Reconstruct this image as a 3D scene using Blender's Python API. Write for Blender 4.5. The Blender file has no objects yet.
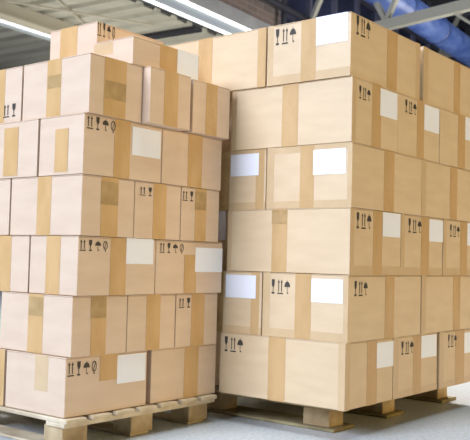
import bpy, bmesh, math, random
from mathutils import Vector, Matrix

random.seed(7)
SC = bpy.context.scene
COL = SC.collection

# ------------------------------------------------------------------ camera
def make_camera():
    yaw, pit, rol = (math.radians(a) for a in (38.499, 2.725, 1.445))
    d = Vector((math.cos(pit) * math.cos(yaw), math.cos(pit) * math.sin(yaw), math.sin(pit)))
    r = Vector((math.sin(yaw), -math.cos(yaw), 0.0))
    u = r.cross(d)
    r2 = r * math.cos(rol) + u * math.sin(rol)
    u2 = u * math.cos(rol) - r * math.sin(rol)
    cd = bpy.data.cameras.new('camera')
    cd.sensor_width = 36.0
    cd.lens = 36.0 * 841.24 / 470.0
    cd.clip_start, cd.clip_end = 0.05, 200
    cd.dof.use_dof = True
    cd.dof.focus_distance = 3.5
    cd.dof.aperture_fstop = 7.0
    cam = bpy.data.objects.new('camera', cd)
    m = Matrix((r2, u2, -d)).transposed().to_4x4()
    m.translation = Vector((-2.755, -1.642, 0.671))
    cam.matrix_world = m
    COL.objects.link(cam)
    SC.camera = cam
make_camera()

# ------------------------------------------------------- world, lamps, exposure
W = bpy.data.worlds.new('world')
W.use_nodes = True
bg = W.node_tree.nodes['Background']
bg.inputs['Color'].default_value = (0.95, 0.97, 1.0, 1)
bg.inputs['Strength'].default_value = 0.06
SC.world = W

def area(name, loc, target, size, energy, color):
    ld = bpy.data.lights.new(name, 'AREA')
    ld.shape = 'RECTANGLE'
    ld.size, ld.size_y = size
    ld.energy = energy
    ld.color = color
    o = bpy.data.objects.new(name, ld)
    o.location = loc
    o.rotation_euler = (Vector(target) - Vector(loc)).to_track_quat('-Z', 'Y').to_euler()
    COL.objects.link(o)
    return o
area('daylight_door', (-11.5, 2.0, 6.8), (0.0, 0.8, 0.8), (4.5, 5.0), 2300, (0.72, 0.80, 1.0))
area('overhead_lamps', (-0.5, 0.1, 6.5), (-0.4, 0.1, 0.0), (3.0, 2.4), 300, (0.88, 0.96, 1.0))
area('warm_hall_lamps', (1.5, -7.0, 1.6), (0.2, 0.3, 0.8), (3.6, 2.4), 215, (1.0, 0.67, 0.20))
area('aisle_fill', (3.6, 2.4, 5.5), (2.6, 1.6, 0.0), (2.0, 2.0), 600, (1.0, 0.91, 0.84))  # unseen light added to brighten the floor past the right stack
area('low_hall_fill', (7.5, 11.0, 2.5), (7.6, 11.0, 6.0), (6.0, 4.0), 120, (1.0, 0.95, 0.82))  # added upward fill for the ribbed ceiling, no fixture of its own
area('high_hall_fill', (13.0, 1.0, 2.5), (16.0, 5.5, 8.0), (6.0, 4.0), 760, (1.0, 0.97, 0.90))  # added upward fill to brighten duct, truss and brick, no fixture there

vs = SC.view_settings
vs.view_transform = 'Standard'
vs.look = 'None'
vs.exposure = 0.0
vs.gamma = 1.0
vs.use_curve_mapping = False

# ------------------------------------------------------------------ materials
def new_mat(name):
    m = bpy.data.materials.new(name)
    m.use_nodes = True
    nt = m.node_tree
    return m, nt, nt.nodes['Principled BSDF']

def flat(name, color, rough=0.6, metal=0.0, emit=None, strength=0.0):
    m, nt, b = new_mat(name)
    b.inputs['Base Color'].default_value = (*color, 1)
    b.inputs['Roughness'].default_value = rough
    b.inputs['Metallic'].default_value = metal
    if emit:
        b.inputs['Emission Color'].default_value = (*emit, 1)
        b.inputs['Emission Strength'].default_value = strength
    return m

def noisy(name, c1, c2, scale, rough, stretch=(1, 1, 1), bump=0.0, detail=4.0, lo=0.35, hi=0.65, bscale=None):
    m, nt, b = new_mat(name)
    N, L = nt.nodes, nt.links
    tc = N.new('ShaderNodeTexCoord')
    mp = N.new('ShaderNodeMapping')
    mp.inputs['Scale'].default_value = stretch
    no = N.new('ShaderNodeTexNoise')
    no.inputs['Scale'].default_value = scale
    no.inputs['Detail'].default_value = detail
    cr = N.new('ShaderNodeValToRGB')
    cr.color_ramp.elements[0].position = lo
    cr.color_ramp.elements[0].color = (*c1, 1)
    cr.color_ramp.elements[1].position = hi
    cr.color_ramp.elements[1].color = (*c2, 1)
    L.new(tc.outputs['Object'], mp.inputs['Vector'])
    L.new(mp.outputs['Vector'], no.inputs['Vector'])
    L.new(no.outputs['Fac'], cr.inputs['Fac'])
    L.new(cr.outputs['Color'], b.inputs['Base Color'])
    b.inputs['Roughness'].default_value = rough
    if bump:
        n2 = no
        if bscale:
            n2 = N.new('ShaderNodeTexNoise')
            n2.inputs['Scale'].default_value = bscale
            L.new(tc.outputs['Object'], n2.inputs['Vector'])
        bp = N.new('ShaderNodeBump')
        bp.inputs['Strength'].default_value = bump
        bp.inputs['Distance'].default_value = 0.01
        L.new(n2.outputs['Fac'], bp.inputs['Height'])
        L.new(bp.outputs['Normal'], b.inputs['Normal'])
    return m

M = {}
M['card_pink'] = noisy('cardboard_pinkish', (0.665, 0.50, 0.36), (0.715, 0.55, 0.40), 5, 0.55, (1, 1, 4), 0.10, bscale=9)
M['card_tan'] = noisy('cardboard_tan', (0.66, 0.495, 0.30), (0.71, 0.545, 0.34), 5, 0.52, (1, 1, 4), 0.10, bscale=9)
for k_ in ('card_pink', 'card_tan'):
    M[k_].node_tree.nodes['Principled BSDF'].inputs['Specular IOR Level'].default_value = 0.8
M['tape_l'] = noisy('brown_packing_tape', (0.56, 0.345, 0.135), (0.64, 0.41, 0.185), 14, 0.42, (1, 1, 0.4), 0.25, bscale=30)
M['tape_r'] = noisy('tan_packing_tape', (0.54, 0.345, 0.15), (0.60, 0.395, 0.185), 14, 0.42, (1, 1, 0.4), 0.2, bscale=30)
M['tape_dbl_shade'] = noisy('doubled_or_shaded_tape', (0.40, 0.26, 0.105), (0.50, 0.335, 0.15), 22, 0.38, (1, 1, 1), 0.35, bscale=40)  # doubled tape, and strips whose dark tone stands for shade between the stacks
M['edge'] = noisy('thin_edge_tape', (0.60, 0.43, 0.24), (0.65, 0.475, 0.275), 10, 0.35, (1, 1, 1), 0.15, bscale=25)
M['paper'] = flat('white_label_paper', (0.88, 0.91, 0.98), 0.4)
M['ink'] = flat('black_print', (0.05, 0.042, 0.035), 0.6)
M['wood'] = noisy('rough_pallet_wood', (0.34, 0.24, 0.12), (0.60, 0.47, 0.28), 9, 0.8, (1, 1, 1), 0.3, detail=6, bscale=60)
M['wood_dark'] = noisy('weathered_foot_boards', (0.20, 0.16, 0.08), (0.36, 0.30, 0.16), 9, 0.8, (1, 1, 1), 0.3, detail=6, bscale=60)
M['wood_pale'] = noisy('pale_pallet_boards', (0.50, 0.40, 0.26), (0.74, 0.64, 0.46), 8, 0.8, (1, 1, 1), 0.3, detail=6, bscale=60)
M['floor'] = noisy('polished_concrete', (0.43, 0.475, 0.50), (0.57, 0.61, 0.635), 55, 0.42, (1, 1, 1), 0.06, detail=8, lo=0.3, hi=0.6)
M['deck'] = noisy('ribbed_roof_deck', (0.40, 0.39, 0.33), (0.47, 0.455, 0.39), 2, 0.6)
M['deck_dim'] = noisy('dimmed_roof_deck', (0.10, 0.105, 0.10), (0.22, 0.225, 0.215), 1.2, 0.5, (1, 0.15, 1))  # darker than the near deck: weak light beyond the beam put into colour
M['beam_beige'] = flat('beige_painted_steel', (0.46, 0.42, 0.33), 0.5)
M['steel_grey'] = noisy('grey_painted_steel', (0.26, 0.26, 0.265), (0.32, 0.32, 0.325), 3, 0.5)
M['truss'] = flat('galvanised_truss_steel', (0.44, 0.43, 0.36), 0.45, 0.2)
M['dark_roof'] = noisy('dark_roof_deck', (0.045, 0.05, 0.07), (0.07, 0.075, 0.10), 2, 0.7)
M['pipe'] = flat('black_pipe', (0.03, 0.03, 0.04), 0.5)
M['duct'] = noisy('blue_duct', (0.045, 0.085, 0.27), (0.11, 0.17, 0.40), 3.5, 0.32, (0.5, 1, 1), 0.3, bscale=5)
M['duct_seam'] = flat('blue_duct_seam', (0.04, 0.07, 0.2), 0.4)
M['tube'] = flat('lit_tube', (1, 1, 1), 0.4, emit=(1.0, 0.99, 0.96), strength=1.5)
M['reflector'] = flat('light_reflector', (0.34, 0.38, 0.42), 0.5)
M['wall_grey'] = noisy('grey_plaster', (0.22, 0.22, 0.22), (0.27, 0.27, 0.27), 1.5, 0.8)
M['glass_dark'] = flat('dark_glazing', (0.03, 0.035, 0.075), 0.12)
M['mullion'] = flat('window_frame_steel', (0.10, 0.10, 0.15), 0.5)

def brick_mat():
    m, nt, b = new_mat('dark_brick')
    N, L = nt.nodes, nt.links
    tc = N.new('ShaderNodeTexCoord')
    mp = N.new('ShaderNodeMapping')
    mp.inputs['Rotation'].default_value = (math.radians(90), 0, math.radians(-5))
    mp.vector_type = 'POINT'
    br = N.new('ShaderNodeTexBrick')
    br.inputs['Color1'].default_value = (0.20, 0.145, 0.125, 1)
    br.inputs['Color2'].default_value = (0.13, 0.10, 0.09, 1)
    br.inputs['Mortar'].default_value = (0.22, 0.20, 0.195, 1)
    br.inputs['Scale'].default_value = 1.0
    br.inputs['Mortar Size'].default_value = 0.012
    br.inputs['Brick Width'].default_value = 0.42
    br.inputs['Row Height'].default_value = 0.14
    L.new(tc.outputs['UV'], br.inputs['Vector'])
    L.new(br.outputs['Color'], b.inputs['Base Color'])
    b.inputs['Roughness'].default_value = 0.85
    return m
M['brick'] = brick_mat()

# ------------------------------------------------------------------ helpers
def link(name, bm, mat, parent=None, smooth=False):
    me = bpy.data.meshes.new(name)
    bmesh.ops.recalc_face_normals(bm, faces=bm.faces)
    if smooth:
        for f in bm.faces:
            f.smooth = True
    bm.to_mesh(me)
    bm.free()
    me.materials.append(mat)
    o = bpy.data.objects.new(name, me)
    COL.objects.link(o)
    if parent is not None:
        o.parent = parent
    return o

def tag(o, label, cat, group=None):
    o['label'] = label
    o['category'] = cat
    if group:
        o['group'] = group
    return o

def struct(o):
    o['kind'] = 'structure'
    return o

def empty(name, loc, label, cat, group=None):
    o = bpy.data.objects.new(name, None)
    o.empty_display_size = 0.1
    o.location = loc
    COL.objects.link(o)
    return tag(o, label, cat, group)

def box(bm, x0, x1, y0, y1, z0, z1, bevel=0.0, jitter=0.0):
    vs_ = []
    for z in (z0, z1):
        for x, y in ((x0, y0), (x1, y0), (x1, y1), (x0, y1)):
            j = [random.uniform(-jitter, jitter) for _ in range(3)]
            vs_.append(bm.verts.new((x + j[0], y + j[1], z + j[2])))
    fs = [bm.faces.new([vs_[i] for i in q]) for q in
          ((3, 2, 1, 0), (4, 5, 6, 7), (0, 1, 5, 4), (1, 2, 6, 5), (2, 3, 7, 6), (3, 0, 4, 7))]
    if bevel:
        es = list({e for f in fs for e in f.edges})
        bmesh.ops.bevel(bm, geom=es, offset=bevel, segments=2, affect='EDGES', profile=0.5)

def tube(bm, p, q, r, n=16, caps=True):
    p, q = Vector(p), Vector(q)
    d = (q - p).normalized()
    a = d.orthogonal().normalized()
    b = d.cross(a)
    rings = []
    for c in (p, q):
        rings.append([bm.verts.new(c + a * r * math.cos(t) + b * r * math.sin(t))
                      for t in (2 * math.pi * i / n for i in range(n))])
    for i in range(n):
        bm.faces.new((rings[0][i], rings[0][(i + 1) % n], rings[1][(i + 1) % n], rings[1][i]))
    if caps:
        bm.faces.new(rings[0][::-1])
        bm.faces.new(rings[1])

def bar(bm, p, q, w, h):
    """rectangular bar from p to q, w wide, h high"""
    p, q = Vector(p), Vector(q)
    d = (q - p).normalized()
    up = Vector((0, 0, 1))
    if abs(d.z) > 0.95:
        up = Vector((1, 0, 0))
    s = d.cross(up).normalized() * w / 2
    t = s.cross(d).normalized() * h / 2
    rings = [[bm.verts.new(c + a) for a in (s + t, -s + t, -s - t, s - t)] for c in (p, q)]
    for i in range(4):
        bm.faces.new((rings[0][i], rings[0][(i + 1) % 4], rings[1][(i + 1) % 4], rings[1][i]))
    bm.faces.new(rings[0][::-1])
    bm.faces.new(rings[1])

A5 = math.radians(5)
EX = Vector((math.cos(A5), math.sin(A5), 0))
EY = Vector((-math.sin(A5), math.cos(A5), 0))
def bp(x, y, z):
    """a point in the building's own axes"""
    return EX * x + EY * y + Vector((0, 0, z))

def bbox(bm, x0, x1, y0, y1, z0, z1):
    n0 = len(bm.verts)
    box(bm, x0, x1, y0, y1, z0, z1)
    bm.verts.ensure_lookup_table()
    for v in bm.verts[n0:]:
        v.co = bp(*v.co)

# ------------------------------------------------------------------ the setting
bm = bmesh.new()
bbox(bm, -12, 32, -12, 16, -0.2, 0.0)
struct(link('floor', bm, M['floor']))

# ribbed ceiling of the low hall on the left
bm = bmesh.new()
prof = []
x = 1.0
while x < 26:
    prof += [(x, 5.03), (x + 0.26, 5.03), (x + 0.30, 5.09), (x + 0.44, 5.09)]
    x += 0.48
bm.free()
for nm, ya, yb, mm in (('ceiling_low_hall', 7.95, 10.0, M['deck']), ('ceiling_back_bay', 10.0, 16.0, M['deck_dim'])):
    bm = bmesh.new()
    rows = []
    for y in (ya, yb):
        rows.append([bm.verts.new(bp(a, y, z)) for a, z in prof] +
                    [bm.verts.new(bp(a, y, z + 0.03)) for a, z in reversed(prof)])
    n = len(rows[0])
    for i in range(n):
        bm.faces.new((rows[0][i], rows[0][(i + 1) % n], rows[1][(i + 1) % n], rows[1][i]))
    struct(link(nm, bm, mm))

# brick wall over the opening, with real brick courses in its UVs
bm = bmesh.new()
bbox(bm, 1.0, 13.0, 8.0, 8.3, 5.63, 9.6)
uvl = bm.loops.layers.uv.new('UVMap')
for f in bm.faces:
    for lp in f.loops:
        c = lp.vert.co
        lp[uvl].uv = (c.dot(EX), c.z)
struct(link('wall_brick', bm, M['brick']))
bm = bmesh.new()
bbox(bm, 1.0, 13.0, 7.72, 8.25, 5.30, 5.63)
struct(link('trim_lintel', bm, M['steel_grey']))
bm = bmesh.new()
bbox(bm, 1.0, 26.0, 16.0, 16.2, 0.0, 5.2)
struct(link('wall_far', bm, M['wall_grey']))
bm = bmesh.new()
bbox(bm, 0.8, 1.0, 8.0, 16.0, 0.0, 5.2)
struct(link('wall_left_shade', bm, M['wall_grey']))  # unseen wall, put in to keep ambient light out of the low hall

# dark glazed bay right of the brick
win = struct(link('window_1', (lambda b: (bbox(b, 13.0, 32.0, 8.1, 8.14, 2.0, 9.6), b)[1])(bmesh.new()), M['glass_dark']))
bm = bmesh.new()
for k in range(15):
    xx = 13.0 + k * 1.3
    bbox(bm, xx - 0.06, xx + 0.06, 7.98, 8.12, 2.0, 9.6)
for zz in (3.4, 4.8, 6.2, 7.6):
    bbox(bm, 13.0, 32.0, 8.0, 8.1, zz - 0.05, zz + 0.05)
link('window_frame', bm, M['mullion'], win)
bm = bmesh.new()
bbox(bm, 13.0, 32.0, 8.0, 8.3, 0.0, 2.0)
struct(link('wall_below_window', bm, M['wall_grey']))

# high dark roof and the far end wall
bm = bmesh.new()
bbox(bm, 9.0, 32.0, -10.0, 8.3, 8.9, 9.1)
for k in range(10):
    bbox(bm, 10.0 + k * 2.2, 10.18 + k * 2.2, -10.0, 8.0, 8.65, 8.9)
struct(link('ceiling_high_hall', bm, M['dark_roof']))
bm = bmesh.new()
bbox(bm, 32.0, 32.3, -10.0, 8.3, 0.0, 9.1)
struct(link('wall_right', bm, M['wall_grey']))

# ------------------------------------------------------------------ overhead things
# beam under the ribbed ceiling
bm = bmesh.new()
bbox(bm, 1.0, 26.0, 9.88, 9.96, 4.79, 5.03)
bbox(bm, 1.0, 26.0, 9.80, 10.04, 4.76, 4.79)
tag(link('ceiling_beam', bm, M['beam_beige']), 'beige steel beam under the ribbed ceiling at upper left', 'beam')

def strip_light(x0, x1, y, zs, zc, hh, label):
    t = empty('strip_light', bp((x0 + x1) / 2, y, zc), label, 'light')
    inv = Matrix.Translation(-t.location)
    bm = bmesh.new()
    bbox(bm, x0, x1, y, y + 0.06, zc - hh, zc + hh)
    bm.transform(inv)
    link('housing', bm, M['reflector'], t)
    for z, r in zs:
        bm = bmesh.new()
        tube(bm, bp(x0 + 0.02, y - 0.03, z), bp(x1 - 0.02, y - 0.03, z), r)
        bm.transform(inv)
        link('lamp_tube', bm, M['tube'], t, True)
strip_light(2.0, 12.6, 7.62, ((5.245, 0.035), (4.995, 0.03)), 5.12, 0.13,
            'long white double tube light below the brick wall')
strip_light(2.0, 20.0, 10.28, ((4.80, 0.022),), 4.79, 0.055,
            'thin lit tube light beneath the beige beam at far left')

bm = bmesh.new()
bbox(bm, 9.62, 9.86, 7.9, 9.8, 4.97, 5.03)
tag(link('ceiling_slot', bm, M['pipe']), 'dark narrow slot cover across the ribbed ceiling above the flat carton', 'vent')

for p, q, z, lab in (((7.0, 8.9), (8.6, 9.66), 5.0, 'thin steel rod slanting under the ribbed ceiling'),
                  ((6.6, 9.63), (8.95, 8.35), 4.94, 'thin steel rod crossing the slanting one under the ribbed ceiling')):
    bm = bmesh.new()
    tube(bm, bp(*p, z), bp(*q, z), 0.02, 8)
    tag(link('brace_rod', bm, M['beam_beige']), lab, 'rod', 'ceiling brace rods')

# pipes in front of the brick
bm = bmesh.new()
tube(bm, bp(8.0, 7.6, 6.08), bp(20.0, 7.6, 6.08), 0.07)
tag(link('pipe', bm, M['pipe']), 'black horizontal pipe running along the dark brick wall', 'pipe')
bm = bmesh.new()
tube(bm, bp(12.75, 7.8, 5.0), bp(12.75, 7.8, 8.9), 0.06)
tag(link('pipe', bm, M['pipe']), 'black upright pipe at the end of the brick wall', 'pipe')

# roof trusses
def truss(xa, ya, xb, yb, z, label, braces=True):
    t = empty('roof_truss', bp((xa + xb) / 2, (ya + yb) / 2, z), label, 'truss', 'steel roof trusses')
    inv = Matrix.Translation(-t.location)
    def part(name, p, q, w, h):
        bm = bmesh.new()
        bar(bm, bp(*p), bp(*q), w, h)
        bm.transform(inv)
        link(name, bm, M['truss'], t)
    at = lambda s, dz: (xa + (xb - xa) * s, ya + (yb - ya) * s, z + dz)
    part('bottom_chord', at(0, 0), at(1, 0), 0.16, 0.21)
    part('top_chord', at(0, 2.2), at(1, 2.2), 0.16, 0.21)
    for k in range(6):
        s0 = k / 6
        part('web_brace', at(s0, 0.08), at(s0 + 1 / 12, 2.12), 0.10, 0.10)
        part('web_brace', at(s0 + 1 / 12, 2.12), at(s0 + 1 / 6, 0.08), 0.10, 0.10)
    if braces:
        part('hanger_strut', at(0.277, -0.05), at(0.333, -0.66), 0.05, 0.05)
        part('hanger_strut', at(0.345, -0.05), at(0.333, -0.66), 0.05, 0.05)
        part('node_plate', at(0.327, -0.66), at(0.339, -0.66), 0.10, 0.12)
truss(13.77, 7.9, 9.8, -6.1, 5.6, 'grey steel truss crossing in front of the blue duct')
truss(23.0, 8.0, 20.0, -7.0, 7.4, 'farther grey steel truss at the top right corner', False)

# blue air duct
t = empty('air_duct', bp(18, 5.85, 6.45), 'large round blue air duct under the dark roof at upper right', 'duct')
inv = Matrix.Translation(-t.location)
bm = bmesh.new()
tube(bm, bp(11.5, 5.85, 6.45), bp(31.9, 5.85, 6.45), 0.33, 32)
bm.transform(inv)
link('duct_pipe', bm, M['duct'], t, True)
for k in range(8):
    bm = bmesh.new()
    xx = 12.4 + k * 2.2
    tube(bm, bp(xx, 5.85, 6.45), bp(xx + 0.06, 5.85, 6.45), 0.35, 32)
    bm.transform(inv)
    link('duct_collar', bm, M['duct_seam'], t, True)

# ------------------------------------------------------------------ pallets
def pallet_part(name, t, rng, mat, bevel=0.004, jitter=0.002):
    bm = bmesh.new()
    box(bm, *rng, bevel=bevel, jitter=jitter)
    bm.transform(Matrix.Translation(-t.location))
    return link(name, bm, mat, t)

# left pallet: slats run away from the camera, stringer boards across, nine blocks
t = empty('wooden_pallet', (-0.43, 1.15, 0), 'pale wooden pallet under the left carton stack, slat ends showing', 'pallet', 'wooden pallets')
PX0, PX1, PY0, PY1 = -0.838, -0.035, 0.592, 1.79
for k in range(7):
    a = PX0 + k * 0.1175
    pallet_part('deck_slat', t, (a, a + 0.094, PY0, PY1, 0.0965, 0.1115), M['wood_pale'])
for y in (PY0 + 0.012, 1.14, PY1 - 0.11):
    pallet_part('stringer_board', t, (PX0, PX1, y, y + 0.10, 0.0805, 0.0965), M['wood_pale'], jitter=0.001)
for x in (PX0 + 0.012, -0.495, PX1 - 0.135):
    for y in (PY0 + 0.035, 1.14, PY1 - 0.11):
        pallet_part('block', t, (x, x + 0.115, y, y + 0.10, 0.010, 0.0805), M['wood'], jitter=0.001)
    pallet_part('foot_board', t, (x + 0.005, x + 0.105, PY0 + 0.045, PY1, 0.0, 0.010), M['wood_pale'], jitter=0.0)

# right pallet, set back under its overhanging load
t = empty('wooden_pallet', (0.65, 0.48, 0), 'weathered wooden pallet set back under the right carton stack', 'pallet', 'wooden pallets')
for k in range(6):
    a = 0.14 + k * 0.118
    pallet_part('deck_slat', t, (0.13, 1.24, a, a + 0.09, 0.099, 0.114), M['wood'], jitter=0.001)
for x in (0.13, 0.57, 1.13):
    pallet_part('stringer_board', t, (x, x + 0.11, 0.14, 0.82, 0.083, 0.099), M['wood'], jitter=0.0)
    for y in (0.15, 0.70):
        pallet_part('block', t, (x, x + 0.11, y, y + 0.125, 0.014, 0.083), M['wood'], jitter=0.001)
    pallet_part('foot_board', t, (x - 0.015, x + 0.15, 0.12, 0.84, 0.0, 0.014), M['wood_dark'], jitter=0.0)

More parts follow.
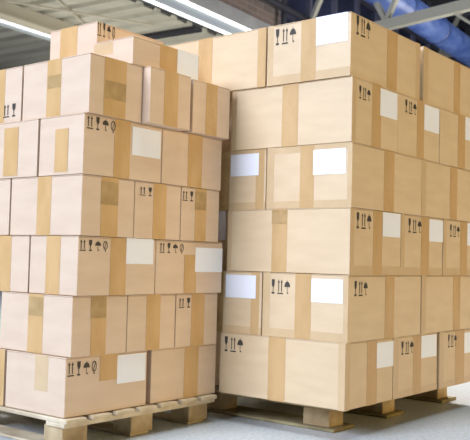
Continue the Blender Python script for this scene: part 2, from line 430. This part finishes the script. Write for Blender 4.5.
# carton sizes and what is stuck or printed on their two faces seen (l = faces -x, r = faces -y)
# T tape, P partial tape, L label, S symbols, E thin edge tape, D brown tape darkened for the shade between the stacks: along the face from the near corner, up from its base
BOX = {
    'R1a': ((-0.002, 0.376, 0.002, 0.612, 0.115, 0.369),
            [('l', 'T', 0.274, 0.357, 0.0, 0.254), ('l', 'S', 0.482, 0.593, 0.175, 0.237), ('r', 'T', 0.165, 0.245, 0.0, 0.254), ('r', 'L', 0.239, 0.377, 0.14, 0.241)]),
    'R1b': ((0.382, 0.798, 0.004, 0.6, 0.115, 0.369),
            [('r', 'S', 0.058, 0.186, 0.178, 0.233), ('r', 'T', 0.179, 0.255, 0.0, 0.254), ('r', 'L', 0.253, 0.403, 0.15, 0.247)]),
    'R1c': ((0.808, 1.21, -0.002, 0.6, 0.115, 0.369),
            [('r', 'S', 0.08, 0.19, 0.18, 0.239), ('r', 'T', 0.17, 0.273, 0.0, 0.254), ('r', 'L', 0.271, 0.402, 0.141, 0.238)]),
    'R1k': ((0.14, 0.72, 0.622, 1.02, 0.115, 0.369),
            []),
    'R2a': ((0.002, 0.612, -0.003, 0.396, 0.369, 0.625),
            [('l', 'S', 0.262, 0.365, 0.171, 0.229), ('l', 'T', 0.166, 0.241, 0.0, 0.256), ('l', 'L', 0.023, 0.165, 0.147, 0.238), ('r', 'S', 0.034, 0.149, 0.176, 0.234), ('r', 'T', 0.289, 0.366, 0.0, 0.256)]),
    'R2k': ((0.004, 0.41, 0.404, 0.99, 0.369, 0.625),
            [('l', 'L', 0.03, 0.188, 0.146, 0.241), ('l', 'T', 0.013, 0.054, 0.0, 0.256)]),
    'R2b': ((0.62, 1.22, -0.002, 0.396, 0.369, 0.625),
            [('r', 'T', 0.328, 0.407, 0.0, 0.256)]),
    'R3a': ((0.004, 0.415, -0.005, 0.59, 0.625, 0.882),
            [('l', 'T', 0.29, 0.364, 0.0, 0.257), ('l', 'P', 0.292, 0.366, 0.195, 0.252), ('r', 'S', 0.034, 0.165, 0.179, 0.241), ('r', 'T', 0.176, 0.25, 0.0, 0.257), ('r', 'L', 0.251, 0.401, 0.156, 0.254)]),
    'R3b': ((0.419, 0.823, -0.003, 0.59, 0.625, 0.882),
            [('r', 'S', 0.053, 0.194, 0.181, 0.241), ('r', 'T', 0.187, 0.266, 0.0, 0.257), ('r', 'L', 0.264, 0.404, 0.15, 0.248)]),
    'R3c': ((0.828, 1.23, -0.004, 0.59, 0.625, 0.882),
            [('r', 'S', 0.061, 0.184, 0.179, 0.235), ('r', 'T', 0.187, 0.268, 0.0, 0.257), ('r', 'L', 0.266, 0.402, 0.144, 0.251)]),
    'R3k': ((0.07, 0.66, 0.612, 1.0, 0.625, 0.882),
            [('l', 'L', 0.042, 0.11, 0.131, 0.257)]),
    'R4a': ((0.006, 0.597, -0.007, 0.393, 0.882, 1.131),
            [('l', 'T', 0.171, 0.237, 0.0, 0.249), ('l', 'L', 0.027, 0.175, 0.13, 0.228), ('r', 'T', 0.252, 0.337, 0.0, 0.249)]),
    'R4k': ((0.01, 0.41, 0.401, 1.0, 0.882, 1.131),
            [('l', 'L', 0.037, 0.185, 0.141, 0.233), ('l', 'T', 0.01, 0.051, 0.0, 0.249)]),
    'R4b': ((0.603, 1.21, -0.003, 0.39, 0.882, 1.131),
            [('r', 'T', 0.294, 0.372, 0.0, 0.249)]),
    'R5a': ((0.003, 0.374, -0.004, 0.582, 1.131, 1.386),
            [('l', 'T', 0.248, 0.326, 0.0, 0.255), ('r', 'S', 0.042, 0.142, 0.175, 0.226), ('r', 'T', 0.153, 0.227, 0.0, 0.255), ('r', 'L', 0.217, 0.361, 0.134, 0.244)]),
    'R5b': ((0.378, 0.778, -0.002, 0.58, 1.131, 1.386),
            [('r', 'S', 0.052, 0.172, 0.181, 0.236), ('r', 'T', 0.175, 0.243, 0.0, 0.255), ('r', 'L', 0.242, 0.393, 0.131, 0.243)]),
    'R5c': ((0.783, 1.19, -0.003, 0.58, 1.131, 1.386),
            [('r', 'T', 0.196, 0.277, 0.0, 0.255), ('r', 'L', 0.275, 0.407, 0.144, 0.255)]),
    'R5k': ((0.14, 0.72, 0.6, 0.99, 1.131, 1.386),
            []),
    'R6a': ((-0.003, 0.584, 0.004, 0.398, 1.386, 1.634),
            [('l', 'S', 0.249, 0.363, 0.164, 0.23), ('l', 'T', 0.157, 0.228, 0.0, 0.248), ('l', 'L', 0.013, 0.157, 0.136, 0.248), ('r', 'S', 0.03, 0.153, 0.168, 0.243), ('r', 'T', 0.289, 0.376, 0.0, 0.248)]),
    'R6k': ((-0.005, 0.395, 0.405, 0.98, 1.386, 1.634),
            [('l', 'T', 0.289, 0.369, 0.0, 0.248)]),
    'R6b': ((0.618, 1.21, 0.004, 0.398, 1.386, 1.634),
            [('r', 'T', 0.324, 0.392, 0.0, 0.248)]),
    'L1a': ((-0.831, -0.433, 0.615, 0.945, 0.113, 0.32),
            [('l', 'E', 0.092, 0.164, 0.08, 0.206), ('r', 'S', 0.006, 0.149, 0.142, 0.191), ('r', 'P', 0.158, 0.242, 0.113, 0.207), ('r', 'L', 0.242, 0.388, 0.095, 0.199)]),
    'L1b': ((-0.407, -0.02, 0.617, 0.945, 0.113, 0.32),
            [('r', 'T', 0.189, 0.274, 0.0, 0.207)]),
    'L1n': ((-0.831, -0.44, 0.955, 1.29, 0.113, 0.32),
            [('l', 'T', 0.0, 0.062, 0.0, 0.207)]),
    'L2a': ((-0.821, -0.558, 0.603, 1.003, 0.32, 0.532),
            [('l', 'T', 0.154, 0.238, 0.0, 0.213), ('l', 'P', 0.157, 0.236, 0.133, 0.201), ('r', 'T', 0.088, 0.16, 0.0, 0.213), ('r', 'P', 0.085, 0.157, 0.133, 0.211)]),
    'L2b': ((-0.554, -0.294, 0.604, 1.0, 0.32, 0.532),
            [('r', 'T', 0.098, 0.174, 0.0, 0.213)]),
    'L2c': ((-0.29, -0.036, 0.603, 1.0, 0.32, 0.532),
            [('r', 'S', 0.009, 0.093, 0.156, 0.195), ('r', 'T', 0.09, 0.17, 0.0, 0.213)]),
    'L3a': ((-0.813, -0.427, 0.593, 0.854, 0.532, 0.742),
            [('l', 'T', 0.092, 0.169, 0.0, 0.21), ('r', 'S', 0.004, 0.145, 0.158, 0.197), ('r', 'T', 0.153, 0.232, 0.0, 0.21), ('r', 'L', 0.23, 0.372, 0.115, 0.21)]),
    'L3b': ((-0.423, -0.024, 0.594, 0.854, 0.532, 0.742),
            [('r', 'S', 0.015, 0.164, 0.16, 0.199), ('r', 'P', 0.163, 0.235, 0.003, 0.155), ('r', 'L', 0.227, 0.398, 0.087, 0.186)]),
    'L3n': ((-0.813, -0.55, 0.862, 1.25, 0.532, 0.742),
            [('l', 'T', 0.103, 0.201, 0.0, 0.21)]),
    'L4a': ((-0.809, -0.554, 0.588, 0.984, 0.742, 0.957),
            [('l', 'T', 0.163, 0.241, 0.0, 0.215), ('r', 'T', 0.091, 0.174, 0.0, 0.215), ('r', 'P', 0.089, 0.172, 0.115, 0.198)]),
    'L4b': ((-0.55, -0.297, 0.589, 0.98, 0.742, 0.957),
            [('r', 'S', 0.02, 0.1, 0.162, 0.195), ('r', 'T', 0.098, 0.17, 0.0, 0.215)]),
    'L4c': ((-0.293, -0.06, 0.588, 0.98, 0.742, 0.957),
            [('r', 'S', 0.0, 0.079, 0.159, 0.199), ('r', 'T', 0.082, 0.151, 0.0, 0.215), ('r', 'P', 0.08, 0.148, 0.128, 0.201)]),
    'L4n': ((-0.809, -0.43, 0.993, 1.25, 0.742, 0.957),
            []),
    'L5a': ((-0.809, -0.415, 0.588, 0.828, 0.957, 1.172),
            [('l', 'P', 0.08, 0.151, 0.011, 0.166), ('r', 'S', 0.009, 0.156, 0.161, 0.207), ('r', 'T', 0.145, 0.225, 0.0, 0.215), ('r', 'L', 0.234, 0.386, 0.093, 0.199)]),
    'L5b': ((-0.411, -0.052, 0.588, 0.828, 0.957, 1.172),
            [('r', 'T', 0.149, 0.235, 0.0, 0.215)]),
    'L5n': ((-0.812, -0.55, 0.836, 1.225, 0.957, 1.172),
            [('l', 'P', 0.113, 0.199, 0.009, 0.192)]),
    'L6a': ((-0.8, -0.54, 0.577, 0.948, 1.172, 1.385),
            [('l', 'T', 0.152, 0.231, 0.0, 0.213), ('l', 'P', 0.154, 0.227, 0.106, 0.154), ('r', 'T', 0.068, 0.176, 0.0, 0.213), ('r', 'P', 0.073, 0.176, 0.064, 0.129)]),
    'L6n': ((-0.8, -0.54, 0.958, 1.33, 1.172, 1.385),
            [('l', 'T', 0.101, 0.184, 0.0, 0.213), ('l', 'S', 0.017, 0.11, 0.022, 0.072)]),
    'L6b': ((-0.537, -0.31, 0.54, 0.91, 1.172, 1.385),
            [('r', 'T', 0.076, 0.154, 0.0, 0.213)]),
    'L6c': ((-0.277, -0.046, 0.556, 0.93, 1.172, 1.385),
            [('r', 'T', 0.079, 0.149, 0.0, 0.213)]),
    'T2': ((-0.595, -0.222, 0.578, 0.79, 1.385, 1.491),
            [('l', 'E', 0.106, 0.212, 0.052, 0.098), ('r', 'T', 0.145, 0.241, 0.0, 0.106), ('r', 'L', 0.242, 0.366, 0.0, 0.106)]),
    'T1': ((-0.575, -0.2, 0.8, 1.08, 1.385, 1.585),
            [('l', 'T', 0.113, 0.216, 0.0, 0.2), ('r', 'S', 0.0, 0.1, 0.144, 0.199)]),
}

# ------------------------------------------------------------------ cartons
def glyph(kind):
    """printed pictograms in a unit square: lists of polygons"""
    if kind == 'arrows':
        ps = [[(0.0, 0.0), (1.0, 0.0), (1.0, 0.09), (0.0, 0.09)]]
        for cx in (0.24, 0.76):
            ps.append([(cx - 0.07, 0.17), (cx + 0.07, 0.17), (cx + 0.07, 0.78), (cx - 0.07, 0.78)])
            ps.append([(cx - 0.19, 0.78), (cx + 0.19, 0.78), (cx, 1.0)])
        return ps
    if kind == 'glass':
        return [[(0.22, 1.0), (0.26, 0.62), (0.42, 0.45), (0.58, 0.45), (0.74, 0.62), (0.78, 1.0)],
                [(0.45, 0.12), (0.55, 0.12), (0.55, 0.45), (0.45, 0.45)],
                [(0.25, 0.0), (0.75, 0.0), (0.75, 0.12), (0.25, 0.12)]]
    if kind == 'umbrella':
        dome = [(0.5 + 0.5 * math.cos(a), 0.5 + 0.38 * math.sin(a)) for a in [math.pi * i / 10 for i in range(11)]]
        return [dome, [(0.46, 0.12), (0.54, 0.12), (0.54, 0.5), (0.46, 0.5)],
                [(0.46, 0.04), (0.72, 0.04), (0.72, 0.12), (0.46, 0.12)],
                [(0.47, 0.86), (0.53, 0.86), (0.53, 0.98), (0.47, 0.98)]]
    ring = []
    for i in range(12):
        a0, a1 = 2 * math.pi * i / 12, 2 * math.pi * (i + 1) / 12
        ring.append([(0.5 + r * math.cos(a), 0.55 + r * math.sin(a)) for r, a in
                     ((0.30, a0), (0.40, a0), (0.40, a1), (0.30, a1))])
    return ring + [[(0.30, 0.30), (0.38, 0.26), (0.74, 0.80), (0.66, 0.84)],
                   [(0.40, 0.0), (0.60, 0.0), (0.60, 0.12), (0.40, 0.12)]]

FACE_EPS = 0.0006
def on_face(ext, face, a, b, lift):
    """a along the face from its near corner, b up: world point lifted off the cardboard"""
    x0, x1, y0, y1, z0, z1 = ext
    if face == 'l':
        return Vector((x0 - lift, y0 + a, z0 + b))
    return Vector((x0 + a, y0 - lift, z0 + b))

def patch(bm, ext, face, a0, a1, b0, b1, lift, thick):
    q = ((a0, b0), (a1, b0), (a1, b1), (a0, b1))
    lo = [bm.verts.new(on_face(ext, face, a, b, lift)) for a, b in q]
    hi = [bm.verts.new(on_face(ext, face, a, b, lift + thick)) for a, b in q]
    bm.faces.new(lo[::-1])
    bm.faces.new(hi)
    for i in range(4):
        bm.faces.new((lo[i], lo[(i + 1) % 4], hi[(i + 1) % 4], hi[i]))

def symbols(bm, ext, face, a0, a1, b0, b1, kinds):
    n = len(kinds)
    wid = a1 - a0
    cell = wid / n
    for i, kd in enumerate(kinds):
        for poly in glyph(kd):
            pts = []
            for px, py in poly:
                s = (i + 0.08 + 0.80 * px) * cell
                a = a1 - s if face == 'l' else a0 + s
                pts.append(bm.verts.new(on_face(ext, face, a, b0 + (b1 - b0) * py, 0.0011)))
            bm.faces.new(pts)

def carton(key, label, group, symkinds=None, open_top=False):
    ext, deco = BOX[key]
    x0, x1, y0, y1, z0, z1 = ext
    left = key[0] in 'LT'
    mat = M['card_pink'] if left else M['card_tan']
    tape = M['tape_l'] if left else M['tape_r']
    org = Vector(((x0 + x1) / 2, (y0 + y1) / 2, z0))
    back = Matrix.Translation(-org)
    bm = bmesh.new()
    ft = 0.003
    box(bm, x0, x1, y0, y1, z0 + 0.001, z1 - ft - 0.0016, bevel=0.0028, jitter=0.0)
    bm.transform(back)
    o = link('cardboard_box', bm, mat)
    o.location = org
    tag(o, label, 'cardboard box', group)
    # two closing flaps on top meeting in the middle
    if x1 - x0 > y1 - y0:
        ym = (y0 + y1) / 2
        fl = ((x0, x1, y0, ym - 0.001), (x0, x1, ym + 0.001, y1))
    else:
        xm = (x0 + x1) / 2
        fl = ((x0, xm - 0.001, y0, y1), (xm + 0.001, x1, y0, y1))
    for r in fl:
        bm = bmesh.new()
        box(bm, *r, z1 - ft - 0.001, z1 - 0.001, bevel=0.0009)
        bm.transform(back)
        link('flap', bm, mat, o)
    for face, kind, a0, a1, b0, b1 in deco:
        bm = bmesh.new()
        if kind == 'S':
            n = symkinds or ('arrows', 'glass', 'umbrella')
            symbols(bm, ext, face, a0, a1, b0, b1, n)
            name, mm = 'handling_symbols', M['ink']
        elif kind == 'L':
            patch(bm, ext, face, a0, a1, b0, b1, 0.0014, 0.0004)
            name, mm = 'shipping_label', M['paper']
        elif kind == 'P':
            patch(bm, ext, face, a0, a1, b0, b1, 0.0010, 0.0004)
            name, mm = 'tape_overlap', (M['tape_dbl_shade'] if (b1 - b0) < 0.09 else tape)
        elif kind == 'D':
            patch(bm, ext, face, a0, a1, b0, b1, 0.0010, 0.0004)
            name, mm = 'tape_strip', M['tape_dbl_shade']  # dark tone puts the shade of the gap into the tape colour
        elif kind == 'E':
            patch(bm, ext, face, a0, a1, b0, b1, 0.0003, 0.0003)
            name, mm = 'edge_tape', M['edge']
        else:
            patch(bm, ext, face, a0, a1, b0 + 0.001, b1 - 0.001, 0.0005, 0.0004)
            name, mm = 'tape_strip', tape
        bm.transform(back)
        link(name, bm, mm, o)
    return o

EXTRA = {
    'R2a': [('l', 'E', 0.0, 0.399, 0.0, 0.034), ('l', 'E', 0.365, 0.399, 0.034, 0.256), ('l', 'E', 0.0, 0.02, 0.034, 0.256)],
    'R4a': [('l', 'E', 0.0, 0.400, 0.0, 0.03), ('l', 'E', 0.365, 0.400, 0.03, 0.22), ('l', 'E', 0.0, 0.400, 0.222, 0.249), ('l', 'E', 0.0, 0.02, 0.03, 0.22)],
    'R6a': [('l', 'E', 0.0, 0.394, 0.0, 0.036), ('l', 'E', 0.365, 0.394, 0.036, 0.248), ('r', 'E', 0.55, 0.587, 0.0, 0.248)],
    'R6k': [('l', 'T', 0.0, 0.042, 0.0, 0.248)],
    'R5a': [('l', 'E', 0.562, 0.586, 0.0, 0.255), ('r', 'E', 0.0, 0.03, 0.0, 0.255)],
    'R3a': [('l', 'E', 0.572, 0.595, 0.0, 0.257), ('r', 'E', 0.0, 0.411, 0.0, 0.036), ('r', 'E', 0.0, 0.03, 0.036, 0.257)],
    'R3b': [('r', 'E', 0.0, 0.404, 0.0, 0.034), ('r', 'E', 0.0, 0.034, 0.034, 0.257)],
    'R3c': [('r', 'E', 0.0, 0.402, 0.0, 0.034), ('r', 'E', 0.0, 0.034, 0.034, 0.257)],
    'R2b': [('r', 'E', 0.0, 0.045, 0.0, 0.256)],
    'R2a_': [],
    'R4b': [('r', 'E', 0.0, 0.045, 0.0, 0.249)],
    'R6b': [('r', 'E', 0.0, 0.05, 0.0, 0.248)],
    'R1a': [('r', 'E', 0.0, 0.035, 0.0, 0.254), ('l', 'E', 0.0, 0.03, 0.0, 0.254)],
    'R1b': [('r', 'E', 0.0, 0.416, 0.0, 0.03), ('r', 'E', 0.0, 0.045, 0.03, 0.254)],
    'R1c': [('r', 'E', 0.0, 0.40, 0.0, 0.03), ('r', 'E', 0.0, 0.045, 0.03, 0.254)],
    'R2k': [('l', 'D', 0.20, 0.25, 0.0, 0.256), ('l', 'E', 0.0, 0.586, 0.0, 0.03)],
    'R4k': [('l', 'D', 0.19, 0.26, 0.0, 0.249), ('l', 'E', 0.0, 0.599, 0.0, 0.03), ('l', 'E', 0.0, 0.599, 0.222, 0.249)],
}
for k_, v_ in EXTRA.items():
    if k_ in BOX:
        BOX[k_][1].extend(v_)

RG, LG, TG = 'cartons of the right stack', 'cartons of the left stack', 'loose cartons on top of the left stack'
S_R, S_L4, S_L2 = ('glass', 'arrows', 'umbrella'), ('arrows', 'glass', 'umbrella', 'ring'), ('arrows', 'glass')
for key, lab, grp, sym in (
    ('R1a', 'wide carton at the near bottom corner of the right stack, label facing right', RG, S_R),
    ('R1b', 'second carton along the right side of the bottom row of the right stack', RG, S_R),
    ('R1c', 'bottom row carton at the right frame edge, its underside clear of the floor', RG, S_R),
    ('R1k', 'carton behind the wide front carton in the bottom row, shadowed by the left stack', RG, S_R),
    ('R2a', 'second row corner carton with symbols, tape and white label on its left face', RG, S_R),
    ('R2k', 'narrow-looking second row carton with white label, left of the symbol-printed corner carton', RG, S_R),
    ('R2b', 'long unlabelled second row carton at the right edge of the photo', RG, S_R),
    ('R3a', 'third row corner carton, wide plain taped left face, symbols and label on its right face', RG, S_R),
    ('R3b', 'middle carton of the three labelled ones on the right side of the third row', RG, S_R),
    ('R3c', 'third row carton cut off by the right edge of the photo', RG, S_R),
    ('R3k', 'carton deep in the gap between the stacks, third row, pale label in shade', RG, S_R),
    ('R4a', 'fourth row corner carton with white label left and one plain taped long side', RG, S_R),
    ('R4k', 'fourth row carton with white label in the gap left of the corner carton', RG, S_R),
    ('R4b', 'long unlabelled fourth row carton at the right edge of the photo', RG, S_R),
    ('R5a', 'fifth row corner carton with wide plain taped left face under the topmost carton', RG, S_R),
    ('R5b', 'middle labelled carton on the right side of the fifth row', RG, S_R),
    ('R5c', 'fifth row carton cut off by the right edge of the photo', RG, S_R),
    ('R5k', 'shaded fifth row carton in the gap just right of the left stack', RG, S_R),
    ('R6a', 'topmost corner carton of the right stack with large white label and symbols', RG, S_R),
    ('R6k', 'top row carton of the right stack showing behind the flat box, no label', RG, S_R),
    ('R6b', 'top row carton at the upper right edge with pale tape on its near edge', RG, S_R),
    ('L1a', 'bottom corner carton of the left stack with four symbols and white label', LG, S_L4),
    ('L1b', 'bottom row carton with one glossy tape strip, right end of the left stack', LG, S_L2),
    ('L1n', 'bottom row carton at the left edge of the photo, mostly tape showing', LG, S_L2),
    ('L2a', 'second row corner carton of the left stack with a broad pale left side', LG, S_L2),
    ('L2b', 'middle narrow carton in the second row of the left stack, no symbols', LG, S_L2),
    ('L2c', 'right narrow carton in the second row of the left stack, with two symbols', LG, S_L2),
    ('L3a', 'third row corner carton of the left stack, four symbols and label beside brown tape', LG, S_L4),
    ('L3b', 'third row right carton of the left stack with short tape and white label', LG, S_L4),
    ('L3n', 'third row carton of the left stack at the left edge of the photo', LG, S_L4),
    ('L4a', 'fourth row corner carton of the left stack with dark doubled tape on its right face', LG, S_L2),
    ('L4b', 'middle narrow carton in the fourth row of the left stack, two symbols beside tape', LG, S_L2),
    ('L4c', 'right narrow carton in the fourth row of the left stack, next to the gap', LG, S_L2),
    ('L4n', 'plain fourth row carton sliver at the left edge of the photo', LG, S_L2),
    ('L5a', 'fifth row corner carton of the left stack with symbols, tape and white label', LG, S_L4),
    ('L5b', 'fifth row right carton of the left stack with one tape strip, no label', LG, S_L4),
    ('L5n', 'fifth row carton with short tape at the left edge of the photo', LG, S_L4),
    ('L6a', 'top row corner carton of the left stack with wide brown tape on both faces', LG, S_L2),
    ('L6b', 'top row middle carton of the left stack, jutting forward under the flat box', LG, S_L2),
    ('L6c', 'top row right end carton of the left stack under the end of the flat box', LG, S_L2),
    ('L6n', 'top row carton at the left edge of the photo with symbols low on it', LG, S_L2),
    ('T1', 'carton on top of the left stack, behind the flat box, tape down its left face', TG, S_L4),
    ('T2', 'flat low carton lying on top of the left stack with a grey-white label', TG, S_L4),
):
    carton(key, lab, grp, sym)
